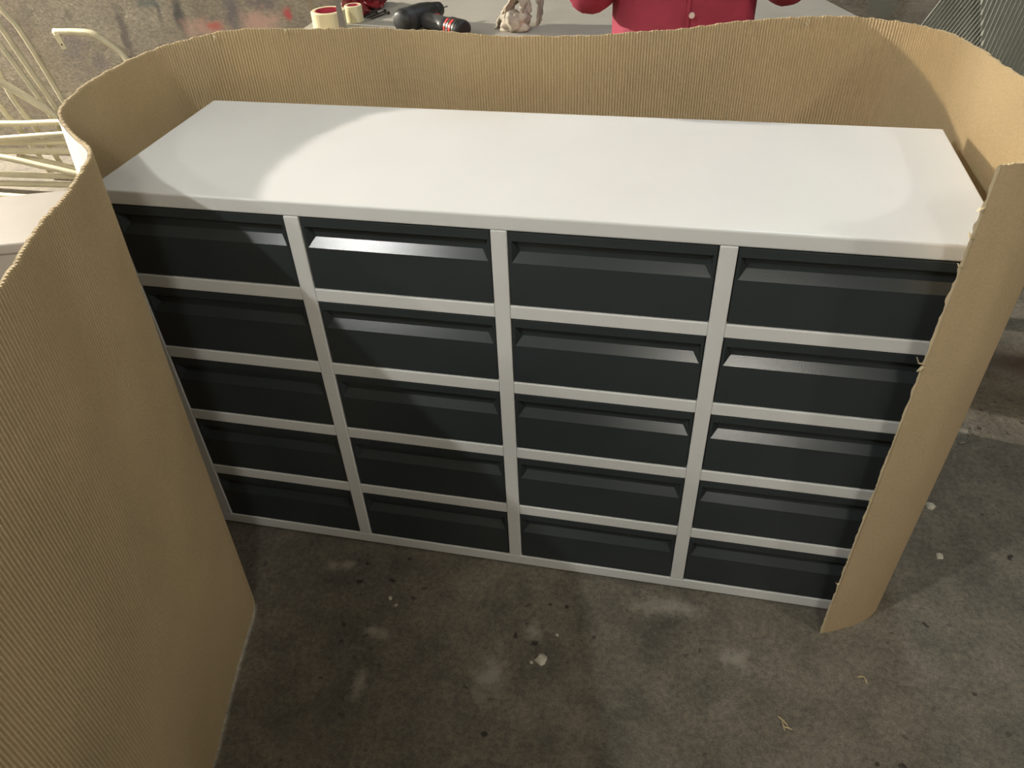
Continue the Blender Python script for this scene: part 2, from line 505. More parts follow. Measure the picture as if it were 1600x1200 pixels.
# ------------------------------------------------------------------ corrugated cardboard wrapped round the cabinet
# (top x, y, z, bottom x, y, z) along the sheet, from the flap nearest the viewer to the torn free end
CT = [
    (0.425, -1.060, 1.000, 0.360, -1.060, 0.000), (0.395, -0.900, 1.000, 0.320, -0.900, 0.000),
    (0.345, -0.720, 1.000, 0.275, -0.690, 0.003),
    (0.278, -0.494, 1.000, 0.224, -0.490, 0.007), (0.234, -0.382, 1.000, 0.196, -0.385, 0.009),
    (0.209, -0.302, 1.000, 0.178, -0.305, 0.010), (0.178, -0.222, 0.998, 0.163, -0.236, 0.010),
    (0.147, -0.160, 0.995, 0.140, -0.192, 0.006), (0.099, -0.109, 0.985, 0.085, -0.168, 0.001),
    (0.058, -0.075, 0.980, 0.030, -0.140, 0.000), (-0.025, 0.000, 0.973, -0.055, -0.045, 0.000),
    (-0.067, 0.047, 0.970, -0.080, 0.015, 0.000), (-0.090, 0.090, 0.970, -0.092, 0.080, 0.000),
    (-0.107, 0.149, 0.970, -0.098, 0.149, 0.000), (-0.123, 0.227, 0.968, -0.100, 0.227, 0.000),
    (-0.123, 0.319, 0.968, -0.098, 0.319, 0.000), (-0.108, 0.407, 0.968, -0.085, 0.407, 0.000),
    (-0.078, 0.468, 0.968, -0.062, 0.468, 0.000), (-0.047, 0.517, 0.968, -0.040, 0.510, 0.000),
    (0.011, 0.550, 0.968, 0.011, 0.545, 0.000), (0.078, 0.564, 0.968, 0.078, 0.560, 0.000),
    (0.204, 0.577, 0.968, 0.204, 0.570, 0.000), (0.376, 0.575, 0.968, 0.376, 0.570, 0.000),
    (0.521, 0.543, 0.968, 0.521, 0.545, 0.000), (0.664, 0.545, 0.968, 0.664, 0.548, 0.000),
    (0.788, 0.571, 0.968, 0.788, 0.570, 0.000), (0.910, 0.616, 0.968, 0.910, 0.610, 0.000),
    (1.034, 0.675, 0.968, 1.034, 0.660, 0.000), (1.160, 0.716, 0.968, 1.160, 0.700, 0.000),
    (1.259, 0.719, 0.970, 1.259, 0.710, 0.000), (1.337, 0.688, 0.972, 1.337, 0.688, 0.000),
    (1.385, 0.635, 0.975, 1.392, 0.635, 0.000), (1.416, 0.575, 0.977, 1.426, 0.575, 0.000),
    (1.439, 0.488, 0.980, 1.450, 0.488, 0.000), (1.458, 0.337, 0.985, 1.468, 0.337, 0.000),
    (1.472, 0.180, 0.992, 1.474, 0.180, 0.000), (1.466, 0.070, 0.997, 1.466, 0.085, 0.000),
    (1.440, 0.005, 1.000, 1.446, 0.025, 0.000), (1.400, -0.035, 1.000, 1.415, -0.010, 0.000),
    (1.358, -0.054, 1.000, 1.372, -0.036, 0.000), (1.330, -0.063, 1.000, 1.330, -0.054, 0.000)]
top = catmull([c[:3] for c in CT], 60)
bot = catmull([c[3:] for c in CT], 60)
# resample evenly along the length
mid = [(a + b) * 0.5 for a, b in zip(top, bot)]
cum = [0.0]
for i in range(1, len(mid)):
    cum.append(cum[-1] + (mid[i] - mid[i - 1]).length)
LEN = cum[-1]
def resample(step):
    n = int(LEN / step)
    T, B, S = [], [], []
    j = 0
    for i in range(n + 1):
        s = LEN * i / n
        while j < len(cum) - 2 and cum[j + 1] < s:
            j += 1
        t = (s - cum[j]) / max(1e-9, cum[j + 1] - cum[j])
        T.append(top[j].lerp(top[j + 1], t)); B.append(bot[j].lerp(bot[j + 1], t)); S.append(s)
    return T, B, S
def nz(x, seed=0.0):
    return mnoise.noise(Vector((x, seed, 0.3)))
def rim_jag(s):
    z = 0.0035 * nz(s * 9, 1) + 0.0022 * nz(s * 60, 2) + 0.0012 * nz(s * 190, 3)
    return z
RP = 0.0060
VROWS = [0, 0.02, 0.15, 0.3, 0.45, 0.6, 0.75, 0.88, 0.96, 1.0]
def wobble(s, v, k):
    # slight buckling of the paper
    return 0.004 * nz(s * 3.1 + v * 1.7, 5) * math.sin(PI * v)
def sheet_rows(T, B, S, off, rip):
    n = len(T)
    rows = [[] for _ in VROWS]
    for i in range(n):
        a, b = max(i - 1, 0), min(i + 1, n - 1)
        jt = rim_jag(S[i])
        for r, v in enumerate(VROWS):
            tg = (T[b].lerp(T[b], 0) * v + B[b] * (1 - v)) - (T[a] * v + B[a] * (1 - v))
            nrm = Vector((tg.y, -tg.x, 0)).normalized()
            p = B[i].lerp(T[i], v)
            e = off + wobble(S[i], v, 0)
            if rip:
                e += 0.0018 * math.sin(2 * PI * S[i] / RP)
            q = p + nrm * e
            q.z += jt * max(0.0, (v - 0.8) / 0.2)
            # ragged free end
            d = LEN - S[i]
            if d < 0.02:
                tt = tg.normalized() if tg.length > 0 else tg
                q += Vector((tt.x, tt.y, 0)) * (1 - d / 0.02) * 0.0
            rows[r].append(q)
    return rows
board = thing('corrugated_cardboard', 'tall sheet of brown corrugated cardboard wrapped around the white drawer cabinet', 'cardboard')
T1, B1, S1 = resample(0.001)
rin = sheet_rows(T1, B1, S1, 0.0016, True)
rout = sheet_rows(T1, B1, S1, -0.0012, False)
mb = MB()
mb.grid([[tuple(p) for p in r] for r in rin] + [[tuple(p) for p in rout[-1]]])
mb.build('fluted_face', 'kraft_in', board, smooth=False)
T2, B2, S2 = resample(0.004)
o1 = sheet_rows(T2, B2, S2, -0.0014, False)
o2 = sheet_rows(T2, B2, S2, -0.0022, False)
mb = MB()
ring = [[tuple(p) for p in r] for r in o1] + [[tuple(p) for p in r] for r in reversed(o2)]
mb.grid(ring + [ring[0]])
n = len(S2)
mb.build('smooth_liner', 'kraft_out', board, smooth=False)
# white patch added to brighten the outer face of the left fold
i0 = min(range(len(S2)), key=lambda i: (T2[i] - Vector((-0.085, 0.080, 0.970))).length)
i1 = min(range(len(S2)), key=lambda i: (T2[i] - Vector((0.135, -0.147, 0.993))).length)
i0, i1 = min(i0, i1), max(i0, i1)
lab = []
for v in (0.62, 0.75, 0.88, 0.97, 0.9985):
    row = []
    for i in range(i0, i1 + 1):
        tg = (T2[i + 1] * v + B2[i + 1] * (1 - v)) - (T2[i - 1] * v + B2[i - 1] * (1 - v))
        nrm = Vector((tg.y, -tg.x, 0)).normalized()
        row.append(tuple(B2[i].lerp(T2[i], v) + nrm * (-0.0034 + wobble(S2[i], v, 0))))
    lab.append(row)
lb = MB().grid(lab).build('bright_fold_patch', 'fold_brightener', board)
lb['label'] = 'white patch with grey smudges, added to brighten the left fold'
# torn edge of the free end: frayed strips of paper along it
te, be = Vector(CT[-1][:3]), Vector(CT[-1][3:])
tdir = (Vector(CT[-1][:3]) - Vector(CT[-2][:3])).normalized()
mb = MB()
rows_a, rows_b, rows_c = [], [], []
for k in range(181):
    v = k / 180
    p = be.lerp(te, v)
    w_ = 0.0032 + 0.0012 * nz(v * 24, 8) + 0.0022 * nz(v * 110, 9) + (0.006 * max(0, nz(v * 60, 4)) if v > 0.80 else 0)
    w_ = max(0.001, w_)
    rows_a.append(tuple(p - tdir * 0.004 + Vector((0, -0.0024, 0))))
    rows_b.append(tuple(p + tdir * w_ + Vector((0, -0.0016, 0))))
    rows_c.append(tuple(p - tdir * 0.004 + Vector((0, 0.0016, 0))))
mb.grid([rows_a, rows_b, rows_c])
mb.build('torn_edge', 'shred', board)
for v, ln, dz in ((0.695, 0.020, 0.016), (0.690, 0.010, -0.006), (0.165, 0.012, 0.008), (0.40, 0.006, 0.004), (0.90, 0.010, 0.012), (0.945, 0.012, -0.004), (0.86, 0.010, 0.006)):
    p = be.lerp(te, v)
    mb = MB()
    pts = [p, p + tdir * ln * 0.5 + Vector((0, -0.004, dz * 0.3)), p + tdir * ln * 0.8 + Vector((0, -0.003, dz))]
    mb.tube(pts, [0.0026, 0.0020, 0.0012], 6, flat=0.4)
    mb.build('paper_shred', 'shred', board)
# small tears along the top edge
for (x, y, z, l) in ((-0.040, 0.512, 0.966, 0.012), (1.172, 0.708, 0.962, 0.010), (1.176, 0.71, 0.966, 0.012), (0.10, 0.561, 0.968, 0.008)):
    mb = MB()
    mb.tube([(x, y, z), (x + 0.004, y - 0.003, z - l * 0.4), (x + 0.001, y - 0.005, z - l)], [0.0022, 0.0022, 0.0010], 5, flat=0.4)
    mb.build('paper_shred', 'shred', board)

# ------------------------------------------------------------------ low white case on the left
wc = thing('white_metal_case', 'low white sheet-metal case standing beside the cream tubes, left of the cardboard', 'cabinet', (-0.505, 0.201, 0), math.radians(20.5))
MB().box(-0.95, 0.27, 0.0, 0.272, 0.575, 0.60).build('top_panel', 'case_white', wc, bevel=0.004)
MB().box(-0.945, 0.265, 0.004, 0.268, 0.02, 0.5745).build('body', 'case_white', wc, bevel=0.002)
for fx in (-0.90, 0.22):
    for fy in (0.04, 0.23):
        MB().lathe([(0, 0), (0.014, 0), (0.014, 0.02), (0, 0.02)], 12, (fx, fy, 0)).build('foot', 'cord', wc)

# ------------------------------------------------------------------ cream tubes against the wall
def tubeobj(pts, label, r=0.0125, plate=None, smoothn=6):
    t = thing('metal_tube', label, 'tube', tuple(Vector(pts[0])), group='cream metal tubes piled by the wall')
    base = Vector(pts[0])
    c = catmull([Vector(p) - base for p in pts], smoothn) if len(pts) > 2 else [Vector(p) - base for p in pts]
    MB().tube(c, r, 12).build('tube', 'cream_tube', t, smooth=True)
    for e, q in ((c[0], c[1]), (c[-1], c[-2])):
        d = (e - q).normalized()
        MB().tube([e + d * 0.0004, e + d * 0.0012], r * 0.78, 10).build('open_end_shade', 'shade_black', t)  # black disc as the shade inside the hollow tube
    if plate:
        a, b = [Vector(p) - base for p in plate]
        d = (b - a).normalized()
        s = Vector((1, 0, 0.25)).cross(d).normalized()
        u = d.cross(s).normalized()
        mb = MB()
        vs = []
        for yy in (-0.002, 0.002):
            vs += [a - u * 0.014 + s * yy, a + u * 0.014 + s * yy, b + u * 0.012 + s * yy, b - u * 0.012 + s * yy]
        mb.add(vs, [(0, 1, 2, 3), (7, 6, 5, 4), (0, 4, 5, 1), (1, 5, 6, 2), (2, 6, 7, 3), (3, 7, 4, 0)])
        pl = mb.build('end_plate', 'cream_tube', t, bevel=0.0015)
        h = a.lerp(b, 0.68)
        MB().tube([h - s * 0.0026, h + s * 0.0026], 0.004, 8).build('screw_hole_shade', 'shade_black', pl)  # black plug painted as the shade in the drilled hole
    return t
tubeobj([(-1.563, 1.80, 0.600), (-1.474, 1.80, 0.602), (-1.389, 1.80, 0.596), (-1.331, 1.80, 0.561), (-1.287, 1.80, 0.520), (-1.262, 1.79, 0.470), (-1.235, 1.77, 0.30), (-1.20, 1.75, 0.015)],
        'cream tube bent over at the top, with a drilled end plate, standing against the wall', 0.0135, ((-1.548, 1.788, 0.596), (-1.532, 1.785, 0.538)))
tubeobj([(-1.829, 1.70, 0.80), (-1.748, 1.70, 0.577), (-1.665, 1.70, 0.349), (-1.56, 1.68, 0.013)], 'narrow bright cream tube leaning steeply against the wall, nearer of the two', 0.0105)
tubeobj([(-1.82, 1.75, 0.82), (-1.76, 1.75, 0.634), (-1.662, 1.75, 0.331), (-1.55, 1.74, 0.013)], 'cream tube leaning steeply against the wall just right of its twin', 0.0120)
tubeobj([(-1.843, 1.82, 0.80), (-1.782, 1.82, 0.669), (-1.727, 1.82, 0.552), (-1.58, 1.80, 0.013)], 'dull cream tube behind the steep leaning ones, close to the wall', 0.0110)
tubeobj([(-1.972, 1.66, 0.539), (-1.851, 1.66, 0.482), (-1.787, 1.66, 0.442), (-1.649, 1.66, 0.355), (-1.578, 1.66, 0.3), (-1.351, 1.66, 0.07), (-1.269, 1.66, 0.017)], 'thick cream tube slanting down across the pile', 0.0160)
tubeobj([(-1.86, 1.74, 0.50), (-1.801, 1.70, 0.36), (-1.746, 1.70, 0.22), (-1.67, 1.69, 0.013)], 'dull tube slanting behind the top level tube', 0.011)
tubeobj([(-1.98, 1.75, 0.50), (-1.902, 1.72, 0.32), (-1.844, 1.72, 0.183), (-1.78, 1.71, 0.013)], 'dull tube slanting at the far left edge', 0.011)
tubeobj([(-2.6, 1.60, 0.275), (-1.818, 1.60, 0.291), (-1.518, 1.60, 0.309), (-1.05, 1.60, 0.325)], 'highest level cream tube of the pile', 0.0125)
tubeobj([(-2.15, 1.55, 0.214), (-1.799, 1.55, 0.249), (-1.484, 1.55, 0.282), (-1.05, 1.55, 0.318)], 'bright level tube second from the top of the pile', 0.0105)
tubeobj([(-2.6, 1.60, 0.190), (-1.861, 1.60, 0.210), (-1.539, 1.60, 0.225), (-1.05, 1.60, 0.245)], 'shaded level tube half hidden under the second one', 0.0120)
tubeobj([(-2.6, 1.55, 0.165), (-1.829, 1.55, 0.193), (-1.491, 1.55, 0.210), (-1.05, 1.55, 0.228)], 'level cream tube in the middle of the pile', 0.0125)
tubeobj([(-2.4, 1.50, 0.262), (-1.789, 1.50, 0.191), (-1.62, 1.50, 0.164), (-1.447, 1.50, 0.135), (-1.0, 1.50, 0.050)], 'cream tube crossing the lower pile, falling to the right', 0.0125)
tubeobj([(-1.80, 1.60, 0.152), (-1.665, 1.60, 0.133), (-1.54, 1.60, 0.114), (-1.1, 1.60, 0.05)], 'shaded tube running behind the crossing one', 0.0110)
tubeobj([(-2.6, 1.55, 0.072), (-1.885, 1.55, 0.088), (-1.499, 1.55, 0.098), (-1.05, 1.55, 0.110)], 'level cream tube third from the floor', 0.0125)
tubeobj([(-2.6, 1.55, 0.030), (-1.908, 1.55, 0.046), (-1.545, 1.55, 0.059), (-1.05, 1.55, 0.072)], 'level cream tube second from the floor', 0.0125)
tubeobj([(-2.6, 1.50, 0.0135), (-1.894, 1.50, 0.014), (-1.565, 1.50, 0.014), (-1.05, 1.50, 0.014)], 'lowest cream tube lying on the floor', 0.0125)

# ------------------------------------------------------------------ workbench and what lies on it
BZ = 0.80
bench = thing('workbench', 'pale workbench behind the cardboard carrying a drill, tape and a rag', 'workbench', (0.6, 1.5, 0))
out = [(-0.17, 1.13), (1.385, 1.13), (1.405, 1.39), (1.325, 1.60), (1.26, 1.88), (-0.17, 1.88)]
def prism(poly, z0, z1, name, mat, parent, off=(0, 0), bevel=0.0):
    n = len(poly)
    vs = [(x - off[0], y - off[1], z0) for x, y in poly] + [(x - off[0], y - off[1], z1) for x, y in poly]
    fs = [tuple(reversed(range(n))), tuple(range(n, 2 * n))] + [(i, (i + 1) % n, (i + 1) % n + n, i + n) for i in range(n)]
    return MB().add(vs, fs).build(name, mat, parent, bevel=bevel)
prism(out, BZ - 0.022, BZ, 'tabletop', 'bench', bench, (0.6, 1.5), 0.002)
MB().box(-0.72, 0.70, -0.30, -0.27, BZ - 0.11, BZ - 0.0225).build('apron', 'wood', bench)
MB().box(-0.72, 0.62, 0.30, 0.33, BZ - 0.11, BZ - 0.0225).build('apron', 'wood', bench)
for lx, ly in ((-0.72, -0.30), (0.64, -0.30), (-0.72, 0.27), (0.57, 0.27)):
    MB().box(lx, lx + 0.06, ly, ly + 0.06, 0, BZ - 0.0225).build('leg', 'wood', bench, bevel=0.003)

def tape_roll(loc, ro, ri, h, label):
    t = thing('tape_roll', label, 'tape', loc, group='tape rolls on the workbench')
    MB().lathe([(ri, 0), (ro - 0.002, 0), (ro, 0.002), (ro, h - 0.002), (ro - 0.002, h), (ri, h)], 36, closed_prof=True).build('tape', 'tape', t, smooth=False)
    MB().lathe([(ri - 0.004, 0), (ri - 0.0002, 0), (ri - 0.0002, h - 0.001), (ri - 0.004, h - 0.001)], 36, closed_prof=True).build('core', 'tape_red', t)
    return t
tape_roll((-0.084, 1.190, BZ), 0.049, 0.038, 0.050, 'cream masking tape roll with a red core at the left end of the bench')
tape_roll((-0.038, 1.268, BZ), 0.026, 0.019, 0.046, 'smaller cream tape roll tucked behind the red-cored roll')
sc = thing('scraper_blade', 'narrow grey steel blade propped upright against the tape rolls', 'blade', (-0.022, 1.140, BZ))
MB().add([(-0.012, 0, 0), (0.010, 0, 0), (-0.012, 0.014, 0.16), (-0.020, 0.014, 0.16),
          (-0.012, 0.0014, 0), (0.010, 0.0014, 0), (-0.012, 0.0154, 0.16), (-0.020, 0.0154, 0.16)],
         [(0, 1, 2, 3), (7, 6, 5, 4), (0, 4, 5, 1), (1, 5, 6, 2), (2, 6, 7, 3), (3, 7, 4, 0)]).build('blade', 'steel', sc)
MB().tube([(-0.016, 0.0147, 0.155), (-0.020, 0.0165, 0.20), (-0.024, 0.0185, 0.245)], [0.006, 0.009, 0.008], 10).build('handle', 'cord', sc, smooth=True)

# crumpled dark red plastic
def crumple(name, label, cat, loc, rx, ry, rz, mat, seed, amp, freq, n=28, parent=None, smooth=True):
    rows = []
    for i in range(n + 1):
        th = PI * i / n
        row = []
        for k in range(2 * n):
            ph = 2 * PI * k / (2 * n)
            d = Vector((math.sin(th) * math.cos(ph), math.sin(th) * math.sin(ph), math.cos(th)))
            f = 1 + amp * mnoise.noise(d * freq + Vector((seed, 0, 0))) + amp * 0.5 * abs(mnoise.noise(d * freq * 2.3 + Vector((0, seed, 0))))
            p = Vector((d.x * rx * f, d.y * ry * f, d.z * rz * f))
            p.z = max(p.z, -rz * 0.55)
            row.append((p.x, p.y, p.z + rz * 0.55))
        rows.append(row)
    o = MB().grid(rows, closed=True).build(name, mat, parent, smooth=smooth)
    if parent is None:
        o.location = loc
        tag(o, label, cat)
    else:
        o.location = loc
    return o
rb = thing('plastic_bag', 'crumpled glossy dark red plastic bag lying behind the tape and screws', 'bag', (-0.068, 1.41, BZ))
crumple('bag_body', '', '', (0.0, 0.02, 0), 0.055, 0.060, 0.035, 'red_gloss', 3.0, 0.55, 2.6, 22, rb, smooth=False)
crumple('bag_fold', '', '', (0.024, -0.072, 0), 0.022, 0.030, 0.018, 'red_gloss', 9.0, 0.5, 2.4, 14, rb, smooth=False)

def screw(p0, p1, label):
    a, b = Vector(p0), Vector(p1)
    t = thing('screw', label, 'screw', tuple(a), group='black screws on the workbench')
    d = (b - a)
    L = d.length
    u = d.normalized()
    pts, rr = [], []
    m = 40
    for k in range(m + 1):
        s = k / m
        pts.append(u * L * s)
        base = 0.0021 if s > 0.12 else 0.0003 + 0.0018 * s / 0.12
        rr.append(base * (1.28 if (k % 2 and s < 0.75) else 1.0))
    MB().tube(pts, rr, 8).build('shank', 'screw', t)
    MB().tube([u * L * 0.985, u * L * 1.03, u * (L * 1.03 + 0.003)], [0.0022, 0.0052, 0.0052], 12).build('head', 'screw', t)
screw((-0.029, 1.288, BZ + .0052), (-0.015, 1.388, BZ + .0052), 'black screw lying nearest the tape rolls')
screw((-0.030, 1.268, BZ + .0052), (-0.004, 1.352, BZ + .0060), 'black screw lying second from the tape rolls')
screw((-0.007, 1.283, BZ + .0052), (0.019, 1.367, BZ + .0052), 'black screw lying third from the tape rolls')
screw((0.006, 1.272, BZ + .0052), (0.037, 1.347, BZ + .0052), 'black screw lying nearest the drill')

# cordless drill lying on its side
dr = thing('cordless_drill', 'black cordless drill with red trim lying on the bench', 'drill', (0.20, 1.20, BZ))
B0 = Vector((0.20, 1.20, BZ))
ba, bb = Vector((0.148, 1.135, BZ + 0.034)) - B0, Vector((0.224, 1.290, BZ + 0.034)) - B0
ud = (bb - ba).normalized()
LL = (bb - ba).length
MB().tube([ba, ba + ud * 0.004, ba + ud * 0.018, ba + ud * LL * 0.55, ba + ud * LL * 0.72, ba + ud * LL * 0.80], [0.020, 0.027, 0.032, 0.032, 0.028, 0.024], 20).build('motor_housing', 'drill', dr, smooth=True)
MB().tube([ba + ud * 0.0165, ba + ud * 0.040], [0.0325, 0.0328], 20, caps=False).build('rear_band', 'drill_grey', dr, smooth=True)
MB().tube([ba + ud * LL * 0.80, ba + ud * LL * 0.83, ba + ud * LL * 0.97, ba + ud * LL], [0.022, 0.024, 0.020, 0.012], 16).build('chuck', 'drill', dr, smooth=True)
MB().tube([ba + ud * LL, ba + ud * (LL + 0.012)], 0.0032, 6).build('bit', 'chrome', dr)
MB().tube([ba + ud * (LL + 0.012), ba + ud * (LL + 0.030)], 0.0022, 6).build('bit', 'steel', dr)
ha, hb = Vector((0.192, 1.205, BZ + 0.028)) - B0, Vector((0.345, 1.098, BZ + 0.028)) - B0
uh = (hb - ha).normalized()
LH = (hb - ha).length
hn = MB().tube([ha, ha + uh * LH * 0.25, ha + uh * LH * 0.55, ha + uh * LH * 0.68], [0.026, 0.025, 0.025, 0.028], 18, flat=0.8).build('grip', 'drill_grey', dr, smooth=True)
bt = MB().tube([ha + uh * LH * 0.66, ha + uh * LH * 0.70, ha + uh * LH * 0.95, ha + uh * LH * 0.99, ha + uh * LH], [0.024, 0.0285, 0.0285, 0.026, 0.018], 18, flat=0.86).build('battery', 'drill', dr, smooth=True)
for s0, s1, mt, nm in ((0.705, 0.745, 'drill_red', 'red_band'), (0.765, 0.79, 'chrome', 'chrome_band'), (0.81, 0.86, 'drill_red', 'red_band'), (0.885, 0.92, 'drill_grey', 'grey_band')):
    mb = MB()
    rows = []
    side = uh.cross(Vector((0, 0, 1))).normalized()
    for s in (s0, s1):
        c = ha + uh * LH * s
        rows.append([tuple(c + side * 0.0296 * math.cos(a) + Vector((0, 0, 1)) * 0.0296 * 0.87 * math.sin(a)) for a in [math.radians(x) for x in range(-40, 75, 12)]])
    mb.grid(rows).build(nm, mt, bt, smooth=True)
MB().tube([ha + uh * 0.03 + ud * 0.026 + Vector((0, 0, .004)), ha + uh * 0.045 + ud * 0.034 + Vector((0, 0, .004))], [0.009, 0.008], 10).build('trigger', 'drill_red', dr, smooth=True)

# crumpled rag: folded loops of cloth
rg = thing('rag', 'crumpled dirty white rag standing in folds on the bench', 'cloth', (0.468, 1.235, BZ))
crumple('rag_fold', '', '', (-0.006, -0.02, 0), 0.040, 0.034, 0.030, 'rag', 21.0, 0.45, 2.2, 22, rg)
def cloth_strip(path, wid, seed):
    c = catmull(path, 10)
    rows = []
    for i, p in enumerate(c):
        row = []
        for k in range(9):
            u = (k / 8 - 0.5) * 2
            row.append((p.x + wid.x * u + 0.006 * nz(i * .35 + k, seed), p.y + wid.y * u + 0.008 * nz(i * .4 + k * .7, seed + 3), max(0.001, p.z + wid.z * u + 0.008 * nz(i * .3 + k * .9, seed + 5))))
        rows.append(row)
    o = MB().grid(rows).build('rag_fold', 'rag', rg, smooth=True)
    s = o.modifiers.new('thick', 'SOLIDIFY'); s.thickness = 0.004
cloth_strip([(-0.060, 0.0, 0.003), (-0.048, 0.01, 0.035), (-0.020, 0.02, 0.072), (0.010, 0.02, 0.074), (0.022, 0.0, 0.045), (0.020, -0.02, 0.020)], Vector((0.006, 0.022, 0.004)), 2.0)
cloth_strip([(-0.010, 0.03, 0.060), (0.020, 0.05, 0.088), (0.045, 0.05, 0.080), (0.052, 0.04, 0.040), (0.048, 0.03, 0.003)], Vector((0.004, 0.024, 0.006)), 6.0)
cloth_strip([(-0.030, -0.01, 0.003), (-0.022, -0.01, 0.050), (0.004, 0.0, 0.080), (0.020, -0.01, 0.070), (0.024, -0.02, 0.040)], Vector((0.012, 0.012, 0.002)), 11.0)

# ------------------------------------------------------------------ people
def skin_body(name, verts, edges, mat, parent, root=0, sub=2):
    me = bpy.data.meshes.new(name)
    me.from_pydata([v[:3] for v in verts], edges, [])
    me.materials.append(M[mat])
    o = bpy.data.objects.new(name, me)
    COL.objects.link(o)
    o.parent = parent
    sk = o.modifiers.new('skin', 'SKIN')
    sk.use_smooth_shade = True
    for i, v in enumerate(verts):
        o.data.skin_vertices[0].data[i].radius = (v[3], v[4] if len(v) > 4 else v[3])
        o.data.skin_vertices[0].data[i].use_root = (i == root)
    s = o.modifiers.new('sub', 'SUBSURF')
    s.levels = sub; s.render_levels = sub
    return o

def loft(secs, name, mat, parent, seg=40, folds=0.006, seed=0.0):
    """secs: (cx, cy, cz, rx, ry)"""
    c = []
    for i in range(len(secs) - 1):
        for k in range(6):
            t = k / 6
            c.append([secs[i][j] * (1 - t) + secs[i + 1][j] * t for j in range(5)])
    c.append(list(secs[-1]))
    rows = []
    for (cx, cy, cz, rx, ry) in c:
        row = []
        for k in range(seg):
            a = 2 * PI * k / seg
            f = folds * (mnoise.noise(Vector((math.cos(a) * 2.6 + seed, math.sin(a) * 2.6, cz * 5))) * 1.6)
            row.append((cx + (rx + f) * math.cos(a), cy + (ry + f) * math.sin(a), cz))
        rows.append(row)
    o = MB().grid(rows, closed=True).build(name, mat, parent, smooth=True)
    s = o.modifiers.new('thick', 'SOLIDIFY'); s.thickness = 0.004
    return o

def hand(parent, wrist, palm_dir, finger_dir, side, mat='skin'):
    """palm with four fingers and a thumb, each its own short chain, joined in one skinned mesh"""
    w0 = Vector(wrist); pd = Vector(palm_dir).normalized(); fd = Vector(finger_dir).normalized()
    sd = pd.cross(fd).normalized() * side
    V, E = [], []
    def av(p, r):
        V.append((p.x, p.y, p.z, r)); return len(V) - 1
    a = av(w0, 0.024); b = av(w0 + fd * 0.045, 0.026); E.append((a, b))
    for k, (o, l) in enumerate(((-0.027, 0.066), (-0.009, 0.076), (0.009, 0.072), (0.026, 0.058))):
        k0 = av(w0 + fd * 0.082 + sd * o, 0.0095)
        k1 = av(w0 + fd * (0.082 + l * 0.5) + sd * o + pd * 0.008, 0.0085)
        k2 = av(w0 + fd * (0.082 + l * 0.75) + sd * o + pd * 0.026, 0.0078)
        E.extend([(b, k0), (k0, k1), (k1, k2)])
    t0 = av(w0 + fd * 0.035 - sd * 0.036 + pd * 0.008, 0.0105)
    t1 = av(w0 + fd * 0.066 - sd * 0.052 + pd * 0.022, 0.0092)
    E.extend([(b, t0), (t0, t1)])
    return skin_body('hand', V, E, mat, parent, 0, 1)

# worker in the crimson coat behind the cardboard
wk = thing('person', 'person in a crimson work coat standing between the cardboard and the bench', 'person', (0.925, 0.965, 0))
bodyv = [(0, 0, 0.90, 0.13, 0.10), (0, 0, 1.10, 0.13, 0.10), (0, 0.0, 1.30, 0.15, 0.10), (0, 0, 1.42, 0.055, 0.055), (0, -0.01, 1.50, 0.060, 0.065), (0, -0.02, 1.58, 0.078, 0.092), (0, -0.015, 1.65, 0.070, 0.082),
         (-0.17, 0, 1.33, 0.055), (-0.205, 0.00, 0.985, 0.040), (-0.13, -0.10, 1.24, 0.030),
         (0.17, 0, 1.33, 0.055), (0.215, 0.00, 0.985, 0.040), (0.13, -0.10, 1.25, 0.030),
         (-0.085, 0.0, 0.80, 0.080), (-0.09, -0.01, 0.46, 0.055), (-0.09, 0.01, 0.09, 0.038), (-0.09, -0.12, 0.035, 0.032),
         (0.085, 0.0, 0.80, 0.080), (0.09, -0.01, 0.46, 0.055), (0.09, 0.01, 0.09, 0.038), (0.09, -0.12, 0.035, 0.032)]
bodye = [(0, 1), (1, 2), (2, 3), (3, 4), (4, 5), (5, 6), (2, 7), (7, 8), (8, 9), (2, 10), (10, 11), (11, 12), (0, 13), (13, 14), (14, 15), (15, 16), (0, 17), (17, 18), (18, 19), (19, 20)]
skin_body('body', bodyv, bodye, 'skin', wk)
hand(wk, (-0.125, -0.115, 1.25), (0.3, 0.9, -0.1), (0.75, -0.1, 0.65), 1)
hand(wk, (0.125, -0.115, 1.26), (-0.3, 0.9, -0.1), (-0.75, -0.1, 0.65), -1)
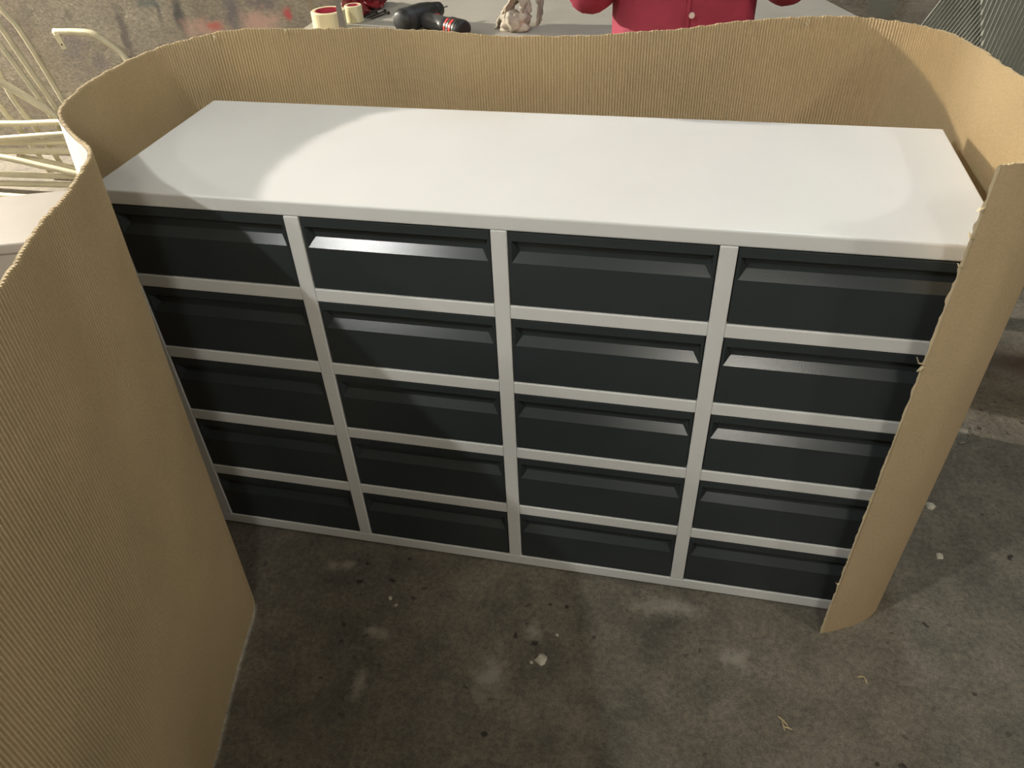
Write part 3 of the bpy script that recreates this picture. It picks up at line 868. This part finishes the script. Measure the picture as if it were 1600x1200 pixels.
def face_parts(parent, hc, hair_len=0.0):
    x, y, z = hc
    nose = MB().tube([(x, y - 0.088, z + 0.012), (x, y - 0.106, z - 0.018), (x, y - 0.092, z - 0.026)], [0.007, 0.012, 0.008], 8).build('nose', 'skin', parent, smooth=True)
    for sx in (-1, 1):
        MB().lathe([(0.011 * math.sin(PI * k / 6) + 1e-5, -0.011 * math.cos(PI * k / 6)) for k in range(7)], 10, (x + sx * 0.030, y - 0.080, z + 0.010)).build('eye', 'hair', parent, smooth=True)
        MB().tube([(x + sx * 0.076, y, z + 0.02), (x + sx * 0.086, y + 0.008, z), (x + sx * 0.076, y, z - 0.03)], [0.008, 0.013, 0.007], 8).build('ear', 'skin', parent, smooth=True)
    MB().tube([(x - 0.024, y - 0.085, z - 0.052), (x, y - 0.092, z - 0.050), (x + 0.024, y - 0.085, z - 0.052)], [0.004, 0.007, 0.004], 8).build('mouth', 'tape_red', parent, smooth=True)
    rows = []
    for i in range(12):
        th = (0.62 * PI) * i / 11
        row = []
        for k in range(28):
            a = 2 * PI * k / 28
            t2 = th * (0.62 if math.sin(a) < -0.3 else 1.0)
            row.append((x + 0.088 * math.sin(t2) * math.cos(a), y + 0.012 + 0.100 * math.sin(t2) * math.sin(a), z + 0.012 + 0.112 * math.cos(t2) - (hair_len * (i / 11) ** 2 if math.sin(a) > -0.3 else 0)))
        rows.append(row)
    h = MB().grid(rows, closed=True).build('hair', 'hair', parent, smooth=True)
    s = h.modifiers.new('thick', 'SOLIDIFY'); s.thickness = 0.01
face_parts(wk, (0, -0.02, 1.60), 0.06)
def face_back(parent):
    # the same features on a head that looks the other way
    before = set(parent.children)
    face_parts(parent, (0, 0, 0), 0.02)
    for ch in set(parent.children) - before:
        ch.matrix_local = Matrix.Translation((-0.03, 0.06, 1.565)) @ Matrix.Rotation(PI, 4, 'Z')
coat = loft([(0, 0, 0.60, 0.185, 0.135), (0, 0, 0.78, 0.172, 0.128), (0, 0, 0.92, 0.163, 0.122), (0, 0, 1.08, 0.168, 0.122), (0, 0, 1.25, 0.190, 0.125), (0, 0, 1.36, 0.160, 0.105), (0, 0, 1.42, 0.075, 0.070)], 'coat', 'crimson', wk, 56, 0.010, 3.0)
MB().tube([(0.012, -0.1225, 0.62), (0.012, -0.1235, 0.78), (0.012, -0.1225, 0.92), (0.012, -0.1245, 1.08), (0.012, -0.128, 1.25)], 0.006, 6).build('placket', 'crimson', coat, smooth=True)
for bz in (0.78, 0.94, 1.10, 1.24):
    MB().tube([(0.020, -0.130, bz), (0.020, -0.136, bz)], 0.0065, 12).build('button', 'button', coat)
for s in (-1, 1):
    c = catmull([(s * 0.165, 0.0, 1.36), (s * 0.205, 0.0, 1.20), (s * 0.222, -0.02, 0.980 if s < 0 else 1.012), (s * 0.200, -0.075, 1.03), (s * 0.15, -0.09, 1.20)], 8)
    rr = [(0.070 - 0.020 * i / len(c)) * (1 + 0.10 * nz(i * 0.9, s * 4 + 7)) for i in range(len(c))]
    sl = MB().tube(c, rr, 28, caps=False)
    sl.v = [tuple(Vector(p) + Vector((1, 0.6, 0.4)) * 0.012 * mnoise.noise(Vector((p[0] * 14, p[1] * 14, p[2] * 30 + s))) + Vector((0.3, 1, 0.5)) * 0.006 * mnoise.noise(Vector((p[0] * 40, p[1] * 30, p[2] * 60)))) for p in sl.v]
    sl.build('sleeve', 'crimson', wk, smooth=True)
for s in (-1, 1):
    loft([(s * 0.09, 0.01, 0.07, 0.062, 0.072), (s * 0.09, 0, 0.45, 0.072, 0.080), (s * 0.085, 0, 0.72, 0.088, 0.095), (s * 0.075, 0, 0.86, 0.085, 0.105)], 'trouser_leg', 'trouser', wk, 24, 0.006, s * 2.0)
    MB().tube([(s * 0.09, 0.075, 0.040), (s * 0.09, 0.03, 0.048), (s * 0.09, -0.07, 0.040), (s * 0.09, -0.150, 0.034), (s * 0.09, -0.175, 0.030)], [0.028, 0.046, 0.045, 0.040, 0.022], 14, flat=0.8).build('shoe', 'shoe', wk, smooth=True)

# photographer standing behind the viewpoint, phone held out with both hands, right elbow raised
ph = thing('person', 'person in dark clothes holding up a phone, standing in front of the cabinet', 'person', (0.97, -1.63, 0))
pv_ = [(0, 0, 0.90, 0.14, 0.11), (0, 0, 1.08, 0.15, 0.11), (0, 0.01, 1.28, 0.17, 0.11), (0, 0.01, 1.41, 0.056, 0.056), (0, 0.03, 1.47, 0.060, 0.064), (-0.03, 0.06, 1.545, 0.078, 0.092), (-0.03, 0.055, 1.615, 0.068, 0.080),
       (-0.20, 0.01, 1.33, 0.060), (-0.29, 0.22, 1.14, 0.046), (-0.125, 0.47, 1.33, 0.031),
       (0.20, 0.01, 1.34, 0.060), (0.31, 0.23, 1.14, 0.046), (0.160, 0.48, 1.335, 0.031),
       (-0.095, 0.0, 0.82, 0.088), (-0.11, 0.02, 0.47, 0.060), (-0.12, -0.02, 0.09, 0.042), (-0.13, 0.12, 0.038, 0.034),
       (0.095, 0.0, 0.82, 0.088), (0.11, 0.02, 0.47, 0.060), (0.12, -0.02, 0.09, 0.042), (0.13, 0.12, 0.038, 0.034)]
skin_body('body', pv_, bodye, 'skin', ph)
loft([(0, 0, 0.76, 0.210, 0.150), (0, 0, 0.96, 0.200, 0.145), (0, 0, 1.14, 0.208, 0.145), (0, 0.005, 1.28, 0.225, 0.140), (0, 0.01, 1.37, 0.185, 0.115), (0, 0.012, 1.43, 0.085, 0.080)], 'jacket', 'jacket', ph, 48, 0.010, 6.0)
for s, e, wv in ((-1, (-0.29, 0.22, 1.14), (-0.140, 0.455, 1.315)), (1, (0.31, 0.23, 1.14), (0.172, 0.465, 1.32))):
    c = catmull([(s * 0.19, 0.01, 1.35), tuple(0.5 * (Vector((s * 0.2, 0.01, 1.34)) + Vector(e))), e, tuple(0.5 * (Vector(e) + Vector(wv)) + Vector((0, 0, -0.006))), wv], 8)
    rr = [(0.073 - 0.030 * i / len(c)) * (1 + 0.08 * nz(i * 0.9, s * 3 + 5)) for i in range(len(c))]
    MB().tube(c, rr, 18, caps=False).build('sleeve', 'jacket', ph, smooth=True)
for s in (-1, 1):
    loft([(s * 0.12, -0.01, 0.07, 0.068, 0.080), (s * 0.11, 0.01, 0.46, 0.080, 0.088), (s * 0.10, 0, 0.72, 0.100, 0.108), (s * 0.085, 0, 0.88, 0.095, 0.118)], 'trouser_leg', 'trouser', ph, 24, 0.006, s * 3.0)
    MB().tube([(s * 0.12, -0.085, 0.042), (s * 0.12, -0.03, 0.050), (s * 0.125, 0.07, 0.042), (s * 0.13, 0.150, 0.036), (s * 0.132, 0.185, 0.032)], [0.030, 0.050, 0.048, 0.043, 0.024], 14, flat=0.8).build('shoe', 'shoe', ph, smooth=True)
hand(ph, (-0.130, 0.475, 1.325), (1, 0.1, 0.1), (0.25, 0.30, 0.85), 1)
hand(ph, (0.164, 0.492, 1.335), (-1, 0.1, 0.1), (-0.25, 0.30, 0.85), -1)
face_back(ph)
# phone held just behind the viewpoint
pn = thing('phone', 'black phone held up in both hands of the person in dark clothes', 'phone', (0.95, -1.085, 1.375), math.radians(13.6))
MB().box(-0.075, 0.075, -0.0045, 0.0035, -0.036, 0.036).build('case', 'phone', pn, bevel=0.003)
MB().box(-0.070, 0.070, -0.0052, -0.0047, -0.032, 0.032).build('screen', 'phone', pn)
pn.rotation_euler = (math.radians(-39), 0, math.radians(13.6))

# ------------------------------------------------------------------ grey ribbed sheet at the right
gs = thing('ribbed_sheet', 'grey ribbed packing sheet folded and leaning behind the right end of the cardboard', 'packing sheet', (1.60, 1.05, 0))
ORG = Vector((1.60, 1.05, 0))
F1, FN = Vector((1.535, 1.04, 1.12)) - ORG, Vector((1.12, 0, 0.345)).normalized()
def rib_patch(bl, br, tl, tr, pitch, name, bulge, keep_right):
    bl, br, tl, tr = [Vector(p) - ORG for p in (bl, br, tl, tr)]
    wd = ((br - bl).length + (tr - tl).length) * 0.5
    n = int(wd / pitch * 6)
    nrm = (br - bl).cross(tl - bl).normalized()
    rows = []
    for r in range(25):
        v = r / 24
        row = []
        for k in range(n + 1):
            u = k / n
            p = (bl.lerp(br, u)).lerp(tl.lerp(tr, u), v)
            e = 0.0024 * math.sin(2 * PI * u * wd / pitch) + bulge * math.sin(PI * u) + 0.010 * mnoise.noise(Vector((u * 3, v * 5, bulge * 50)))
            row.append(tuple(p + nrm * e))
        rows.append(row)
    o = MB().grid(rows).build(name, 'grey_rib', gs)
    bm = bmesh.new()
    bm.from_mesh(o.data)
    bmesh.ops.bisect_plane(bm, geom=bm.verts[:] + bm.edges[:] + bm.faces[:], plane_co=F1 + FN * (-0.014 if keep_right else 0.004), plane_no=FN, clear_inner=keep_right, clear_outer=not keep_right)
    bm.to_mesh(o.data)
    bm.free()
    m = o.modifiers.new('thick', 'SOLIDIFY')
    m.thickness = 0.002
    m.offset = -1
rib_patch((1.06, 1.085, 0.0), (1.62, 0.99, 0.0), (1.61, 1.085, 1.12), (2.17, 0.99, 1.12), 0.0085, 'ribbed_face', 0.01, False)
rib_patch((1.42, 1.035, 0.0), (1.76, 0.95, 0.0), (1.504, 1.04, 1.12), (1.96, 0.97, 1.12), 0.0085, 'ribbed_face', 0.01, True)

# ------------------------------------------------------------------ litter on the floor
def lump(x, y, r, h, seed, name, label, cat, mat, group=None):
    rng = random.Random(seed)
    n = 9
    rows = []
    for z, k in ((0, 1.0), (h * 0.6, 0.8), (h, 0.35)):
        rows.append([(r * k * (0.7 + 0.5 * rng.random()) * math.cos(2 * PI * i / n), r * k * (0.7 + 0.5 * rng.random()) * math.sin(2 * PI * i / n), z) for i in range(n)])
    mb = MB().grid(rows, closed=True)
    mb.f.append(tuple(range(2 * n, 3 * n)))
    o = mb.build(name, mat)
    o.location = (x, y, 0)
    return tag(o, label, cat, group)
lump(0.783, -0.218, 0.014, 0.008, 1, 'plaster_chip', 'largest pale plaster chip lying before the third drawer column', 'chip', 'plaster_chip')
lump(0.765, -0.228, 0.004, 0.004, 2, 'plaster_chip', 'tiny plaster crumb just left of the largest chip', 'chip', 'plaster_chip')
lump(0.806, -0.158, 0.004, 0.003, 3, 'plaster_chip', 'small plaster crumb nearer the cabinet than the largest chip', 'chip', 'plaster_chip')
lump(0.437, -0.135, 0.005, 0.003, 4, 'plaster_chip', 'small plaster crumb on the floor below the second drawer column', 'chip', 'plaster_chip')
lump(0.455, -0.150, 0.004, 0.003, 5, 'plaster_chip', 'small plaster crumb beside another below the second drawer column', 'chip', 'plaster_chip')
lump(1.61, 0.34, 0.012, 0.006, 6, 'plaster_chip', 'flat chip on the floor in the shadow right of the cardboard', 'chip', 'plaster_chip')
lump(1.60, 0.19, 0.010, 0.006, 7, 'plaster_chip', 'chip on the shadowed floor nearest the right fold of cardboard', 'chip', 'plaster_chip')
def splinter(x, y, pts, label):
    t = MB()
    for a, b, r in pts:
        t.tube([a, tuple(0.5 * (Vector(a) + Vector(b)) + Vector((0, 0, 0.002))), b], [r * 0.6, r, r * 0.4], 5)
    o = t.build('wood_splinter', 'straw')
    o.location = (x, y, 0.0016)
    return tag(o, label, 'splinter')
splinter(1.249, -0.265, [((-0.012, 0.012, 0), (0.004, -0.004, 0.002), 0.0020), ((-0.004, -0.006, 0), (0.012, -0.010, 0.001), 0.0018), ((-0.006, 0.004, 0), (-0.002, -0.014, 0.001), 0.0016)], 'ragged pale wood splinter on the open floor at the lower right')
splinter(1.398, -0.150, [((-0.008, 0.006, 0), (0.004, 0.008, 0.002), 0.0016), ((0.004, 0.008, 0), (0.007, -0.006, 0.001), 0.0018)], 'curled pale wood splinter before the torn cardboard end')
wire = MB().tube(catmull([(-0.022, -0.026, 0.0015), (-0.006, -0.020, 0.003), (0.006, -0.002, 0.006), (0.008, 0.020, 0.004), (0.000, 0.030, 0.0015)], 6), 0.0014, 6).build('wire_hook', 'chrome', smooth=True)
wire.location = (1.745, 0.60, 0)
tag(wire, 'small bent wire hook glinting on the floor right of the cardboard', 'wire')
